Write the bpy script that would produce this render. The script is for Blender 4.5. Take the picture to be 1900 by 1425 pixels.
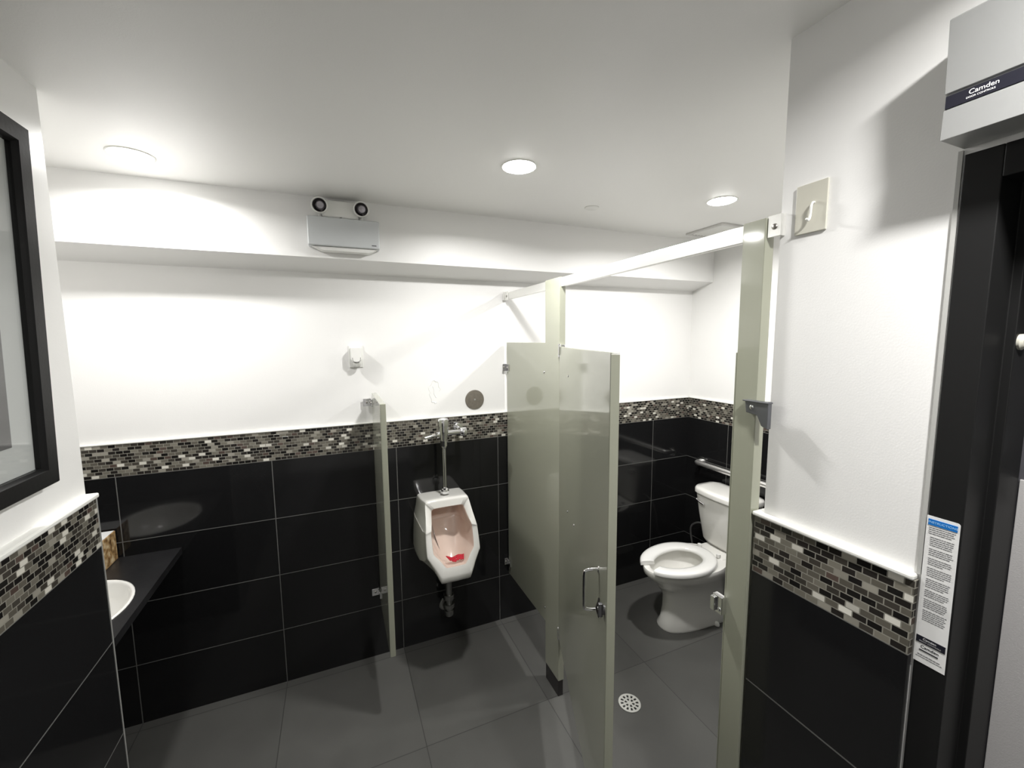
import bpy, bmesh, math, random
from mathutils import Vector, Matrix
random.seed(7)
S = bpy.context.scene
for o in list(bpy.data.objects): bpy.data.objects.remove(o)
C = S.collection
PI = math.pi
# ---------------------------------------------------------------- measured layout (metres)
D = 2.358      # tiled face of the back wall (y)
XR = 2.464     # tiled face of the wall behind the toilet (x)
XW, XWT = 0.977, 0.964      # right wall: paint face / tile face
YR, YRT = 0.680, 0.695      # far end of right wall
XL, XLT = -0.683, -0.663    # left wall
YL, YLT = 1.554, 1.560
XS = 0.962     # stall front plane
T, M_, HC = 1.3587, 1.2123, 2.4717
DS, ZS = 2.1934, 2.1986     # soffit
XA = -1.30     # alcove side wall
YB = -1.60     # wall behind the camera
# ---------------------------------------------------------------- camera
cd = bpy.data.cameras.new('camera'); cam = bpy.data.objects.new('camera', cd); C.objects.link(cam)
y_, p_, r_ = math.radians(-23.0205), math.radians(-6.0947), math.radians(-0.5003)
fw = Vector((-math.sin(y_)*math.cos(p_), math.cos(y_)*math.cos(p_), math.sin(p_)))
rt = Vector((math.cos(y_), math.sin(y_), 0)); up = rt.cross(fw)
r2 = rt*math.cos(r_) + up*math.sin(r_); u2 = -rt*math.sin(r_) + up*math.cos(r_)
mw = Matrix((r2, u2, -fw)).transposed().to_4x4(); mw.translation = Vector((0, 0, 1.8084))
cam.matrix_world = mw
cd.sensor_fit = 'HORIZONTAL'; cd.sensor_width = 36; cd.lens = 771.427/1900*36; cd.clip_start = .02
S.camera = cam
S.view_settings.view_transform = 'Standard'; S.view_settings.look = 'None'
S.view_settings.gamma = 1; S.view_settings.use_curve_mapping = False
S.view_settings.exposure = 0.39
w = bpy.data.worlds.new('world'); S.world = w; w.use_nodes = True
w.node_tree.nodes['Background'].inputs[0].default_value = (.9, .95, 1, 1)
w.node_tree.nodes['Background'].inputs[1].default_value = 0.02

LIGHTS = [(-0.63, 1.955, .50), (0.69, 1.535, .84), (1.77, 1.535, .95), (0.655, -0.02, .92)]
LAMP_W = 14.8
LAMP_COL = (1.0, 0.985, 0.965)

# ---------------------------------------------------------------- materials
def mat(name, col, rough=.5, metal=0., coat=0., spec=.5, bump=0., bscale=200., var=0., vscale=8., coat_rough=.05):
    m = bpy.data.materials.new(name); m.use_nodes = True
    n = m.node_tree.nodes; l = m.node_tree.links; b = n['Principled BSDF']
    b.inputs['Base Color'].default_value = (*col, 1); b.inputs['Roughness'].default_value = rough
    b.inputs['Metallic'].default_value = metal; b.inputs['Coat Weight'].default_value = coat
    b.inputs['Coat Roughness'].default_value = coat_rough
    b.inputs['Specular IOR Level'].default_value = spec
    g = n.new('ShaderNodeNewGeometry')
    if bump:
        t = n.new('ShaderNodeTexNoise'); t.inputs['Scale'].default_value = bscale; t.inputs['Detail'].default_value = 3
        l.new(g.outputs['Position'], t.inputs['Vector'])
        bp = n.new('ShaderNodeBump'); bp.inputs['Strength'].default_value = bump; bp.inputs['Distance'].default_value = .002
        l.new(t.outputs['Fac'], bp.inputs['Height']); l.new(bp.outputs['Normal'], b.inputs['Normal'])
    if var:
        t = n.new('ShaderNodeTexNoise'); t.inputs['Scale'].default_value = vscale; t.inputs['Detail'].default_value = 4
        l.new(g.outputs['Position'], t.inputs['Vector'])
        r = n.new('ShaderNodeMapRange'); r.inputs['To Min'].default_value = 1-var; r.inputs['To Max'].default_value = 1+var
        l.new(t.outputs['Fac'], r.inputs['Value'])
        mx = n.new('ShaderNodeMix'); mx.data_type = 'RGBA'; mx.blend_type = 'MULTIPLY'; mx.inputs['Factor'].default_value = 1
        mx.inputs['A'].default_value = (*col, 1); l.new(r.outputs['Result'], mx.inputs['B']); l.new(mx.outputs['Result'], b.inputs['Base Color'])
    return m

class NB:
    """tiny node-expression helper"""
    def __init__(s, m): s.n = m.node_tree.nodes; s.l = m.node_tree.links
    def m(s, op, a, b=None, c=None):
        x = s.n.new('ShaderNodeMath'); x.operation = op
        for i, v in enumerate((a, b, c)):
            if v is None: continue
            if isinstance(v, (int, float)): x.inputs[i].default_value = v
            else: s.l.new(v, x.inputs[i])
        return x.outputs[0]
    def mix(s, f, a, b):
        x = s.n.new('ShaderNodeMix'); x.data_type = 'RGBA'
        for k, v in (('Factor', f), ('A', a), ('B', b)):
            if isinstance(v, tuple): x.inputs[k].default_value = (*v, 1)
            elif isinstance(v, (int, float)): x.inputs[k].default_value = v
            else: s.l.new(v, x.inputs[k])
        return x.outputs['Result']
def wall_uv(nb):
    g = nb.n.new('ShaderNodeNewGeometry'); sp = nb.n.new('ShaderNodeSeparateXYZ'); nb.l.new(g.outputs['Position'], sp.inputs[0])
    sn = nb.n.new('ShaderNodeSeparateXYZ'); nb.l.new(g.outputs['True Normal'], sn.inputs[0])
    side = nb.m('GREATER_THAN', nb.m('ABSOLUTE', sn.outputs['X']), .5)
    return sp.outputs['X'], sp.outputs['Y'], sp.outputs['Z'], side, g
def black_tile(name, offx, offy):
    m = bpy.data.materials.new(name); m.use_nodes = True; nb = NB(m); b = nb.n['Principled BSDF']
    x, y, z, side, g = wall_uv(nb)
    W, H, gw = .611, .305, .0038
    ux = nb.m('DIVIDE', nb.m('SUBTRACT', x, offx), W); uy = nb.m('DIVIDE', nb.m('SUBTRACT', y, offy), W)
    u = nb.m('ADD', nb.m('MULTIPLY', ux, nb.m('SUBTRACT', 1., side)), nb.m('MULTIPLY', uy, side))
    v = nb.m('DIVIDE', nb.m('SUBTRACT', M_, z), H)
    def edge(t, size):
        f = nb.m('FRACT', t); d = nb.m('MINIMUM', f, nb.m('SUBTRACT', 1., f))
        return nb.m('LESS_THAN', nb.m('MULTIPLY', d, size), gw/2)
    grout = nb.m('MAXIMUM', edge(u, W), edge(v, H))
    vn = nb.n.new('ShaderNodeTexWhiteNoise'); vn.noise_dimensions = '2D'
    cb = nb.n.new('ShaderNodeCombineXYZ'); nb.l.new(nb.m('FLOOR', u), cb.inputs[0]); nb.l.new(nb.m('FLOOR', v), cb.inputs[1]); nb.l.new(cb.outputs[0], vn.inputs['Vector'])
    tile = nb.mix(vn.outputs['Value'], (.0085, .0085, .009), (.0115, .0115, .012))
    nb.l.new(nb.mix(grout, tile, (.13, .13, .124)), b.inputs['Base Color'])
    nb.l.new(nb.m('ADD', .085, nb.m('MULTIPLY', grout, .6)), b.inputs['Roughness'])
    t = nb.n.new('ShaderNodeTexNoise'); t.inputs['Scale'].default_value = 9; nb.l.new(g.outputs['Position'], t.inputs['Vector'])
    hh = nb.m('SUBTRACT', nb.m('MULTIPLY', t.outputs['Fac'], .25), grout)
    bp = nb.n.new('ShaderNodeBump'); bp.inputs['Strength'].default_value = .25; bp.inputs['Distance'].default_value = .001
    nb.l.new(hh, bp.inputs['Height']); nb.l.new(bp.outputs['Normal'], b.inputs['Normal'])
    b.inputs['Specular IOR Level'].default_value = .45
    return m
def mosaic(name):
    m = bpy.data.materials.new(name); m.use_nodes = True; nb = NB(m); b = nb.n['Principled BSDF']
    x, y, z, side, g = wall_uv(nb)
    H, W, gw = .01464, .0262, .0022
    u0 = nb.m('ADD', nb.m('MULTIPLY', x, nb.m('SUBTRACT', 1., side)), nb.m('MULTIPLY', y, side))
    v = nb.m('DIVIDE', nb.m('SUBTRACT', T, z), H); row = nb.m('FLOOR', v)
    wr = nb.n.new('ShaderNodeTexWhiteNoise'); wr.noise_dimensions = '1D'; nb.l.new(row, wr.inputs['W'])
    u = nb.m('ADD', nb.m('DIVIDE', u0, W), nb.m('ADD', nb.m('MULTIPLY', row, .5), nb.m('MULTIPLY', wr.outputs['Value'], .12)))
    def edge(t, size):
        f = nb.m('FRACT', t); d = nb.m('MINIMUM', f, nb.m('SUBTRACT', 1., f))
        return nb.m('LESS_THAN', nb.m('MULTIPLY', d, size), gw/2)
    grout = nb.m('MAXIMUM', edge(u, W), edge(v, H))
    cb = nb.n.new('ShaderNodeCombineXYZ'); nb.l.new(nb.m('FLOOR', u), cb.inputs[0]); nb.l.new(row, cb.inputs[1]); nb.l.new(side, cb.inputs[2])
    wn = nb.n.new('ShaderNodeTexWhiteNoise'); nb.l.new(cb.outputs[0], wn.inputs['Vector'])
    rp = nb.n.new('ShaderNodeValToRGB'); rp.color_ramp.interpolation = 'CONSTANT'
    stops = [(0, (.014, .013, .012)), (.20, (.055, .049, .041)), (.38, (.12, .11, .09)), (.54, (.022, .019, .017)), (.68, (.18, .168, .138)), (.78, (.31, .293, .25)), (.86, (.085, .06, .05)), (.925, (.66, .64, .575))]
    e = rp.color_ramp.elements; e[0].position = 0; e[0].color = (*stops[0][1], 1); e[1].position = stops[1][0]; e[1].color = (*stops[1][1], 1)
    for p, c in stops[2:]: q = e.new(p); q.color = (*c, 1)
    nb.l.new(wn.outputs['Value'], rp.inputs[0])
    nb.l.new(nb.mix(grout, rp.outputs[0], (.24, .23, .195)), b.inputs['Base Color'])
    nb.l.new(nb.m('ADD', nb.m('MULTIPLY', grout, .5), nb.m('ADD', .10, nb.m('MULTIPLY', wn.outputs['Value'], .2))), b.inputs['Roughness'])
    # each little brick tilts slightly, so some glint
    sc = nb.n.new('ShaderNodeVectorMath'); sc.operation = 'SUBTRACT'; nb.l.new(wn.outputs['Color'], sc.inputs[0]); sc.inputs[1].default_value = (.5, .5, .5)
    s2 = nb.n.new('ShaderNodeVectorMath'); s2.operation = 'SCALE'; s2.inputs['Scale'].default_value = .16; nb.l.new(sc.outputs[0], s2.inputs[0])
    ad = nb.n.new('ShaderNodeVectorMath'); nb.l.new(g.outputs['Normal'], ad.inputs[0]); nb.l.new(s2.outputs[0], ad.inputs[1])
    nm = nb.n.new('ShaderNodeVectorMath'); nm.operation = 'NORMALIZE'; nb.l.new(ad.outputs[0], nm.inputs[0])
    bp = nb.n.new('ShaderNodeBump'); bp.inputs['Strength'].default_value = .5; bp.inputs['Distance'].default_value = .001
    nb.l.new(nb.m('SUBTRACT', 1., grout), bp.inputs['Height']); nb.l.new(nm.outputs[0], bp.inputs['Normal']); nb.l.new(bp.outputs['Normal'], b.inputs['Normal'])
    return m
def floor_tile(name):
    m = bpy.data.materials.new(name); m.use_nodes = True; nb = NB(m); b = nb.n['Principled BSDF']
    g = nb.n.new('ShaderNodeNewGeometry'); sp = nb.n.new('ShaderNodeSeparateXYZ'); nb.l.new(g.outputs['Position'], sp.inputs[0])
    u = nb.m('DIVIDE', nb.m('SUBTRACT', sp.outputs['X'], -.318), .611); v = nb.m('DIVIDE', nb.m('SUBTRACT', sp.outputs['Y'], 1.70), .611)
    def edge(t, size):
        f = nb.m('FRACT', t); d = nb.m('MINIMUM', f, nb.m('SUBTRACT', 1., f))
        return nb.m('LESS_THAN', nb.m('MULTIPLY', d, size), .0018)
    grout = nb.m('MAXIMUM', edge(u, .611), edge(v, .611))
    cb = nb.n.new('ShaderNodeCombineXYZ'); nb.l.new(nb.m('FLOOR', u), cb.inputs[0]); nb.l.new(nb.m('FLOOR', v), cb.inputs[1])
    wn = nb.n.new('ShaderNodeTexWhiteNoise'); wn.noise_dimensions = '2D'; nb.l.new(cb.outputs[0], wn.inputs['Vector'])
    t = nb.n.new('ShaderNodeTexNoise'); t.inputs['Scale'].default_value = 5; t.inputs['Detail'].default_value = 6; nb.l.new(g.outputs['Position'], t.inputs['Vector'])
    f = nb.m('ADD', nb.m('MULTIPLY', t.outputs['Fac'], .7), nb.m('MULTIPLY', wn.outputs['Value'], .3))
    nb.l.new(nb.mix(grout, nb.mix(f, (.060, .0595, .056), (.100, .099, .092)), (.036, .036, .034)), b.inputs['Base Color'])
    nb.l.new(nb.m('ADD', .40, nb.m('MULTIPLY', t.outputs['Fac'], .16)), b.inputs['Roughness'])
    t2 = nb.n.new('ShaderNodeTexNoise'); t2.inputs['Scale'].default_value = 160; nb.l.new(g.outputs['Position'], t2.inputs['Vector'])
    bp = nb.n.new('ShaderNodeBump'); bp.inputs['Strength'].default_value = .12; bp.inputs['Distance'].default_value = .001
    nb.l.new(nb.m('SUBTRACT', t2.outputs['Fac'], grout), bp.inputs['Height']); nb.l.new(bp.outputs['Normal'], b.inputs['Normal'])
    return m
def emit(name, col, s):
    m = bpy.data.materials.new(name); m.use_nodes = True; b = m.node_tree.nodes['Principled BSDF']
    b.inputs['Base Color'].default_value = (.8, .8, .8, 1); b.inputs['Emission Color'].default_value = (*col, 1); b.inputs['Emission Strength'].default_value = s
    return m

PAINT = mat('white wall paint', (.85, .845, .83), .42, bump=.10, bscale=260)
CEIL = mat('white ceiling paint', (.885, .88, .86), .38, bump=.08, bscale=260)
TRIM = mat('white trim', (.84, .84, .80), .3)
TILE_B = black_tile('black tile back', -.930, 2.004)
TILE_L = black_tile('black tile left', -.930, 1.05)
MOSAIC = mosaic('glass mosaic')
FLOOR = floor_tile('charcoal floor tile')
PART = mat('sage grey powder coat', (.36, .368, .29), .36, coat=1.0, coat_rough=.07, var=.03, vscale=3, bump=.03, bscale=90)
ALU = mat('satin aluminium', (.83, .83, .80), .32, metal=.65)
CHROME = mat('chrome', (.82, .82, .83), .09, metal=1)
STEEL = mat('brushed steel', (.42, .40, .37), .35, metal=1, bump=.1, bscale=400)
DKMETAL = mat('dark grey metal', (.13, .13, .135), .4, metal=.6)
BLACKP = mat('black painted steel', (.010, .010, .010), .5, spec=.22, bump=.03, bscale=150)
BLACKR = mat('black rubber', (.008, .008, .008), .6)
CERAMIC = mat('white vitreous china', (.88, .87, .83), .10, coat=.6)
SEATP = mat('white plastic seat', (.91, .905, .88), .18, coat=.3)
WPLAST = mat('white plastic', (.82, .82, .79), .3)
GPLAST = mat('light grey plastic', (.60, .62, .63), .35)
IVORY = mat('ivory plate', (.60, .585, .505), .3, coat=.2)
STONE = mat('charcoal stone counter', (.016, .016, .017), .32, var=.5, vscale=14, bump=.15, bscale=60)
CLOSER = mat('grey anodised housing', (.47, .475, .47), .38, metal=.55, bump=.05, bscale=300)
DOORD = mat('charcoal door skin', (.09, .088, .098), .35, bump=.08, bscale=300)
KICK = mat('light grey plate', (.62, .605, .60), .5, metal=.2, bump=.2, bscale=420)
PAPER = mat('white sticker', (.82, .82, .81), .4)
BLUE = mat('blue print', (.008, .16, .52), .4)
INK = mat('black print', (.012, .012, .02), .4)
SMALLP = mat('grey small print', (.20, .20, .21), .5)
WINK = mat('white print', (.8, .8, .8), .4)
MATB = mat('picture mat board', (.52, .54, .53), .6)
ART = mat('grey print of picture', (.13, .13, .13), .5, var=.5, vscale=5)
RED = mat('red rubber mesh', (.52, .015, .035), .6)
DARK = mat('dark reflector', (.05, .046, .046), .25, metal=.5)
LENS = mat('grey lens', (.42, .40, .43), .15, metal=.5)
LAMP = emit('lamp lens', (1, .99, .96), 26)
def glassm():
    m = bpy.data.materials.new('picture glass'); m.use_nodes = True; n = m.node_tree.nodes; l = m.node_tree.links
    t = n.new('ShaderNodeBsdfTransparent'); g = n.new('ShaderNodeBsdfGlossy'); g.inputs['Roughness'].default_value = .02
    geo = n.new('ShaderNodeNewGeometry'); dt = n.new('ShaderNodeVectorMath'); dt.operation = 'DOT_PRODUCT'; l.new(geo.outputs['Normal'], dt.inputs[0]); l.new(geo.outputs['Incoming'], dt.inputs[1])
    nb = NB(m); f = nb.m('ADD', .03, nb.m('MULTIPLY', .6, nb.m('POWER', nb.m('SUBTRACT', 1., nb.m('ABSOLUTE', dt.outputs['Value'])), 5.))); mx = n.new('ShaderNodeMixShader')
    l.new(f, mx.inputs[0]); l.new(t.outputs[0], mx.inputs[1]); l.new(g.outputs[0], mx.inputs[2]); l.new(mx.outputs[0], n['Material Output'].inputs[0])
    return m
GLASS = glassm()
def boxprint():
    m = bpy.data.materials.new('gold patterned card'); m.use_nodes = True; nb = NB(m); b = nb.n['Principled BSDF']
    g = nb.n.new('ShaderNodeNewGeometry'); t = nb.n.new('ShaderNodeTexNoise'); t.inputs['Scale'].default_value = 38; t.inputs['Detail'].default_value = 5
    nb.l.new(g.outputs['Position'], t.inputs['Vector'])
    r = nb.n.new('ShaderNodeValToRGB'); e = r.color_ramp.elements; e[0].position = .34; e[0].color = (.14, .07, .025, 1); e[1].position = .7; e[1].color = (.85, .70, .45, 1)
    q = e.new(.5); q.color = (.48, .30, .13, 1)
    nb.l.new(t.outputs['Fac'], r.inputs[0]); nb.l.new(r.outputs[0], b.inputs['Base Color']); b.inputs['Roughness'].default_value = .3
    return m
GOLD = boxprint()

# ---------------------------------------------------------------- mesh builder
class MB:
    def __init__(s): s.v = []; s.f = []
    def add(s, vs, fs):
        k = len(s.v); s.v += [tuple(v) for v in vs]; s.f += [tuple(i+k for i in f) for f in fs]; return s
    def box(s, x0, x1, y0, y1, z0, z1, bev=0, seg=2):
        bm = bmesh.new()
        bmesh.ops.create_cube(bm, size=1, matrix=Matrix.Translation(((x0+x1)/2, (y0+y1)/2, (z0+z1)/2)) @ Matrix.Diagonal((abs(x1-x0), abs(y1-y0), abs(z1-z0), 1)))
        if bev: bmesh.ops.bevel(bm, geom=bm.edges[:], offset=bev, segments=seg, affect='EDGES', profile=.5)
        return s.frombm(bm)
    def frombm(s, bm):
        bm.verts.index_update(); s.add([v.co[:] for v in bm.verts], [[v.index for v in f.verts] for f in bm.faces]); bm.free(); return s
    def prism(s, pts, axis, a, b, bev=0):
        """pts in the two other axes (in order), extruded along axis from a to b"""
        def P(p, t):
            return {0: (t, p[0], p[1]), 1: (p[0], t, p[1]), 2: (p[0], p[1], t)}[axis]
        bm = bmesh.new(); A = [bm.verts.new(P(p, a)) for p in pts]; B = [bm.verts.new(P(p, b)) for p in pts]
        n = len(pts); bm.faces.new(A); bm.faces.new(B[::-1])
        for i in range(n): bm.faces.new((A[i], B[i], B[(i+1) % n], A[(i+1) % n]))
        bmesh.ops.recalc_face_normals(bm, faces=bm.faces[:])
        if bev: bmesh.ops.bevel(bm, geom=bm.edges[:], offset=bev, segments=2, affect='EDGES', profile=.5)
        return s.frombm(bm)
    def rings(s, rs, cap0=True, cap1=True):
        n = len(rs[0]); k = len(s.v); vs = [p for r in rs for p in r]; fs = []
        for i in range(len(rs)-1):
            for j in range(n): fs.append((i*n+j, i*n+(j+1) % n, (i+1)*n+(j+1) % n, (i+1)*n+j))
        if cap0: fs.append(tuple(range(n))[::-1])
        if cap1: fs.append(tuple((len(rs)-1)*n+j for j in range(n)))
        return s.add(vs, fs)
    def lathe(s, prof, origin, axis=(0, 0, 1), n=32, cap=True):
        """prof = [(radius, height along axis)]"""
        a = Vector(axis).normalized(); q = Vector((1, 0, 0)) if abs(a.x) < .9 else Vector((0, 1, 0)); e1 = a.cross(q).normalized(); e2 = a.cross(e1); o = Vector(origin)
        rs = [[tuple(o + a*h + e1*(r*math.cos(2*PI*j/n)) + e2*(r*math.sin(2*PI*j/n))) for j in range(n)] for r, h in prof]
        return s.rings(rs, cap, cap)
    def tube(s, path, r, n=14):
        path = [Vector(p) for p in path]; rs = []; up = None
        for i, p in enumerate(path):
            d = ((path[i+1]-p) if i < len(path)-1 else (p-path[i-1])); 
            if 0 < i < len(path)-1: d = (path[i+1]-p).normalized() + (p-path[i-1]).normalized()
            d.normalize()
            if up is None: up = Vector((0, 0, 1)) if abs(d.z) < .9 else Vector((1, 0, 0))
            e1 = d.cross(up).normalized(); e2 = e1.cross(d).normalized(); up = e2
            rr = r[i] if isinstance(r, (list, tuple)) else r
            rs.append([tuple(p + e1*(rr*math.cos(2*PI*j/n)) + e2*(rr*math.sin(2*PI*j/n))) for j in range(n)])
        return s.rings(rs)
def arc(cx, cy, r, a0, a1, n):
    return [(cx+r*math.cos(math.radians(a0+(a1-a0)*i/n)), cy+r*math.sin(math.radians(a0+(a1-a0)*i/n))) for i in range(n+1)]
def catmull(P, closed=True, k=4):
    out = []; n = len(P)
    for i in range(n if closed else n-1):
        p0, p1, p2, p3 = [Vector(P[(i+d) % n if closed else min(max(i+d, 0), n-1)]) for d in (-1, 0, 1, 2)]
        for j in range(k):
            t = j/k; out.append(tuple(.5*((2*p1)+(p2-p0)*t+(2*p0-5*p1+4*p2-p3)*t*t+(3*p1-p0-3*p2+p3)*t**3)))
    if not closed: out.append(tuple(P[-1]))
    return out
def wloc(o):
    v = Vector((0, 0, 0))
    while o is not None: v += o.location; o = o.parent
    return v
def obj(name, mb, m, parent=None, smooth=None, local=False):
    me = bpy.data.meshes.new(name)
    off = Vector((0, 0, 0)) if (parent is None or local) else wloc(parent)
    me.from_pydata([tuple(Vector(v)-off) for v in mb.v], [], mb.f); me.update()
    bm = bmesh.new(); bm.from_mesh(me); bmesh.ops.recalc_face_normals(bm, faces=bm.faces[:]); bm.to_mesh(me); bm.free()
    for mm in (m if isinstance(m, (list, tuple)) else [m]): me.materials.append(mm)
    if smooth is not None:
        me.shade_smooth()
        me.set_sharp_from_angle(angle=math.radians(smooth))
    o = bpy.data.objects.new(name, me); C.objects.link(o)
    if smooth == 40:
        wn = o.modifiers.new('weighted', 'WEIGHTED_NORMAL'); wn.keep_sharp = True; wn.weight = 90
    if parent is not None: o.parent = parent
    return o
def tag(o, label, cat, group=None):
    o['label'] = label; o['category'] = cat
    if group: o['group'] = group
    return o
def thing(name, label, cat, loc=(0, 0, 0), rotz=0, group=None):
    o = bpy.data.objects.new(name, None); C.objects.link(o); o.empty_display_size = .1
    o.location = loc; o.rotation_euler = (0, 0, rotz); return tag(o, label, cat, group)
def struct(name, mb, m, parent=None, smooth=None):
    o = obj(name, mb, m, parent, smooth); 
    if parent is None: o['kind'] = 'structure'
    return o
def text_part(name, body, size, m, parent, mat4, ext=.0004):
    cu = bpy.data.curves.new(name, 'FONT'); cu.body = body; cu.size = size; cu.extrude = ext; cu.align_x = 'CENTER'; cu.align_y = 'CENTER'
    t = bpy.data.objects.new(name+'_tmp', cu); C.objects.link(t); bpy.context.view_layer.update()
    dg = bpy.context.evaluated_depsgraph_get(); me = bpy.data.meshes.new_from_object(t.evaluated_get(dg)); bpy.data.objects.remove(t); bpy.data.curves.remove(cu)
    me.name = name; me.transform(Matrix.Translation(-wloc(parent)) @ mat4); me.materials.clear(); me.materials.append(m)
    o = bpy.data.objects.new(name, me); C.objects.link(o); o.parent = parent; return o

# ================================================================ ROOM
struct('floor', MB().box(XA-.15, XR+.2, YB-.15, D+.15, -.08, 0), FLOOR)
ceil = struct('ceiling', MB().box(XA-.15, XR+.2, YB-.15, D+.15, HC, HC+.1), CEIL)
so = MB(); A = [(DS, HC), (DS, ZS), (D+.014, 2.153), (D+.014, HC)]
so.prism(A, 0, XA, XR+.014)
struct('soffit', so, PAINT, ceil)
wb = struct('wall_back', MB().box(XA-.15, XR+.15, D+.014, D+.14, 0, HC), PAINT)
def wains(parent, x0, x1, y0, y1, tm):
    struct('black_tiling', MB().box(x0, x1, y0, y1, 0, M_), tm, parent)
    struct('mosaic_band', MB().box(x0, x1, y0, y1, M_, T), MOSAIC, parent)
def cap(parent, x0, x1, y0, y1, h=.011):
    struct('cap_moulding', MB().box(x0, x1, y0, y1, T, T+h, .003), TRIM, parent)
wains(wb, XA, XR, D, D+.013, TILE_B); cap(wb, XA, XR, D-.004, D+.013, .008)
wr = struct('wall_far_right', MB().box(XR+.014, XR+.15, .56, D+.014, 0, HC), PAINT)
wains(wr, XR, XR+.013, YRT, D, TILE_B); cap(wr, XR-.004, XR+.013, YRT, D-.004, .008)
wa = struct('wall_far_left', MB().box(XA-.15, XA-.014, YL-.1, D+.014, 0, HC), PAINT)
wains(wa, XA-.013, XA, YLT, D, TILE_B); cap(wa, XA-.013, XA+.004, YLT, D-.004, .008)
# left wall, a thick pier that hides the vanity alcove
wl = struct('wall_left', MB().box(XA-.15, XL, YB, YL, 0, HC), PAINT)
wains(wl, XA, XLT, YB, YLT, TILE_L)
struct('cap_moulding', MB().box(XL-.01, XLT+.006, YB, YLT+.005, T, T+.014, .004), TRIM, wl)
struct('edge_strip', MB().box(XLT-.004, XLT+.0012, YLT-.004, YLT+.0012, 0, T), ALU, wl)
# right wall with the door opening, and the return that closes the stall
JY = .375   # left side of door frame (far side)
DY0 = -.62  # other side of the opening
wm = MB()
wm.box(XW, XW+.15, JY-.04, YR, 0, HC)
wm.box(XW, XW+.15, YB, DY0-.0, 0, HC)
wm.box(XW, XW+.15, DY0, JY-.04, 2.10, HC)
wm.box(XW+.15, XR+.014, YR-.12, YR, 0, HC)
wrt = struct('wall_right', wm, PAINT)
struct('black_tiling', MB().box(XWT, XW, JY+.001, YRT, 0, M_).box(XW, XR, YR, YRT, 0, M_), TILE_B, wrt)
struct('mosaic_band', MB().box(XWT, XW, JY+.001, YRT, M_, T).box(XW, XR, YR, YRT, M_, T), MOSAIC, wrt)
struct('cap_moulding', MB().box(XWT-.006, XW, JY+.002, YRT+.004, T, T+.012, .004).box(XW, XR, YR, YRT+.004, T, T+.010), TRIM, wrt)
struct('caulk_bead', MB().box(XW-.004, XW, JY-.002, JY+.004, T+.012, 2.113), mat('grey caulk', (.45, .45, .43), .6), wrt)
struct('wall_behind', MB().box(XL, XW+.15, YB-.14, YB, 0, HC), PAINT)
# hallway side, closed off
struct('wall_hall', MB().box(XW+.2, XW+.28, DY0-.1, JY, 0, 2.3), PAINT)

# ---- door in the right wall
fr = bpy.data.objects.new('door_1', None); C.objects.link(fr); fr['kind'] = 'structure'
FX = XW-.004
f = MB().prism([(FX, JY-.004), (FX, .325), (1.045, .325), (1.045, .312), (1.125, .312), (1.125, JY-.004)], 2, 0, 2.105, .0015)
f.prism([(FX, DY0), (FX, DY0+.05), (1.045, DY0+.05), (1.045, DY0+.063), (1.125, DY0+.063), (1.125, DY0)], 2, 0, 2.105, .0015)
f.box(FX, 1.125, DY0+.05, .325, 2.055, 2.105, .0015)
obj('door_frame', f, BLACKP, fr)
obj('door_leaf', MB().box(1.128, 1.17, DY0+.02, .345, .01, 2.08, .002), DOORD, fr)
obj('kick_plate', MB().box(1.1245, 1.1278, DY0+.08, .311, .02, 1.55, .001), KICK, fr)
lv = MB().lathe([(.026, 0), (.026, .008), (.012, .010), (.010, .045), (.0, .046)], (1.1278, .255, 1.60), (-1, 0, 0), 24, False)
lv.tube([(1.088, .255, 1.60), (1.085, .23, 1.60), (1.085, .15, 1.598)], .009, 12)
obj('door_lever', lv, CHROME, fr, 40)
sl = MB().lathe([(.0, -.001), (.013, -.001), (.0135, .004), (.010, .008), (.006, .0085), (.005, .005), (0, .005)], (1.060, .3125, 1.797), (0, -1, 0), 24, False)
obj('door_silencer', sl, IVORY, fr, 40)

# ================================================================ DOWNLIGHTS
def downlight(x, y, k, label):
    t = thing('recessed_downlight', label, 'ceiling light', (x, y, HC), group='recessed downlights in the ceiling')
    obj('trim_ring', MB().lathe([(.064, 0), (.064, -.0028), (.066, -.0035), (.0695, -.002), (.070, 0)], (x, y, HC-.0003), (0, 0, 1), 48, False), TRIM, t, 50)
    obj('diffuser', MB().lathe([(.0, -.0100), (.040, -.0090), (.056, -.0065), (.0635, -.003), (.0635, 0)], (x, y, HC-.0003), (0, 0, 1), 48, False), LAMP, t, 50)
    ld = bpy.data.lights.new('lamp', 'AREA'); ld.shape = 'DISK'; ld.size = .10; ld.energy = LAMP_W*k; ld.color = LAMP_COL; ld.spread = math.radians(163)
    lo = bpy.data.objects.new('downlight_lamp', ld); C.objects.link(lo); lo.location = (x, y, HC-.014)
LBL = ['leftmost round ceiling downlight, close to the soffit on the left', 'round ceiling downlight in the middle, above the urinal side of the stall',
       'rightmost round ceiling downlight, above the toilet stall', 'round ceiling downlight near the entrance door, behind the viewer']
for (x, y, k), lb in zip(LIGHTS, LBL): downlight(x, y, k, lb)
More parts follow.
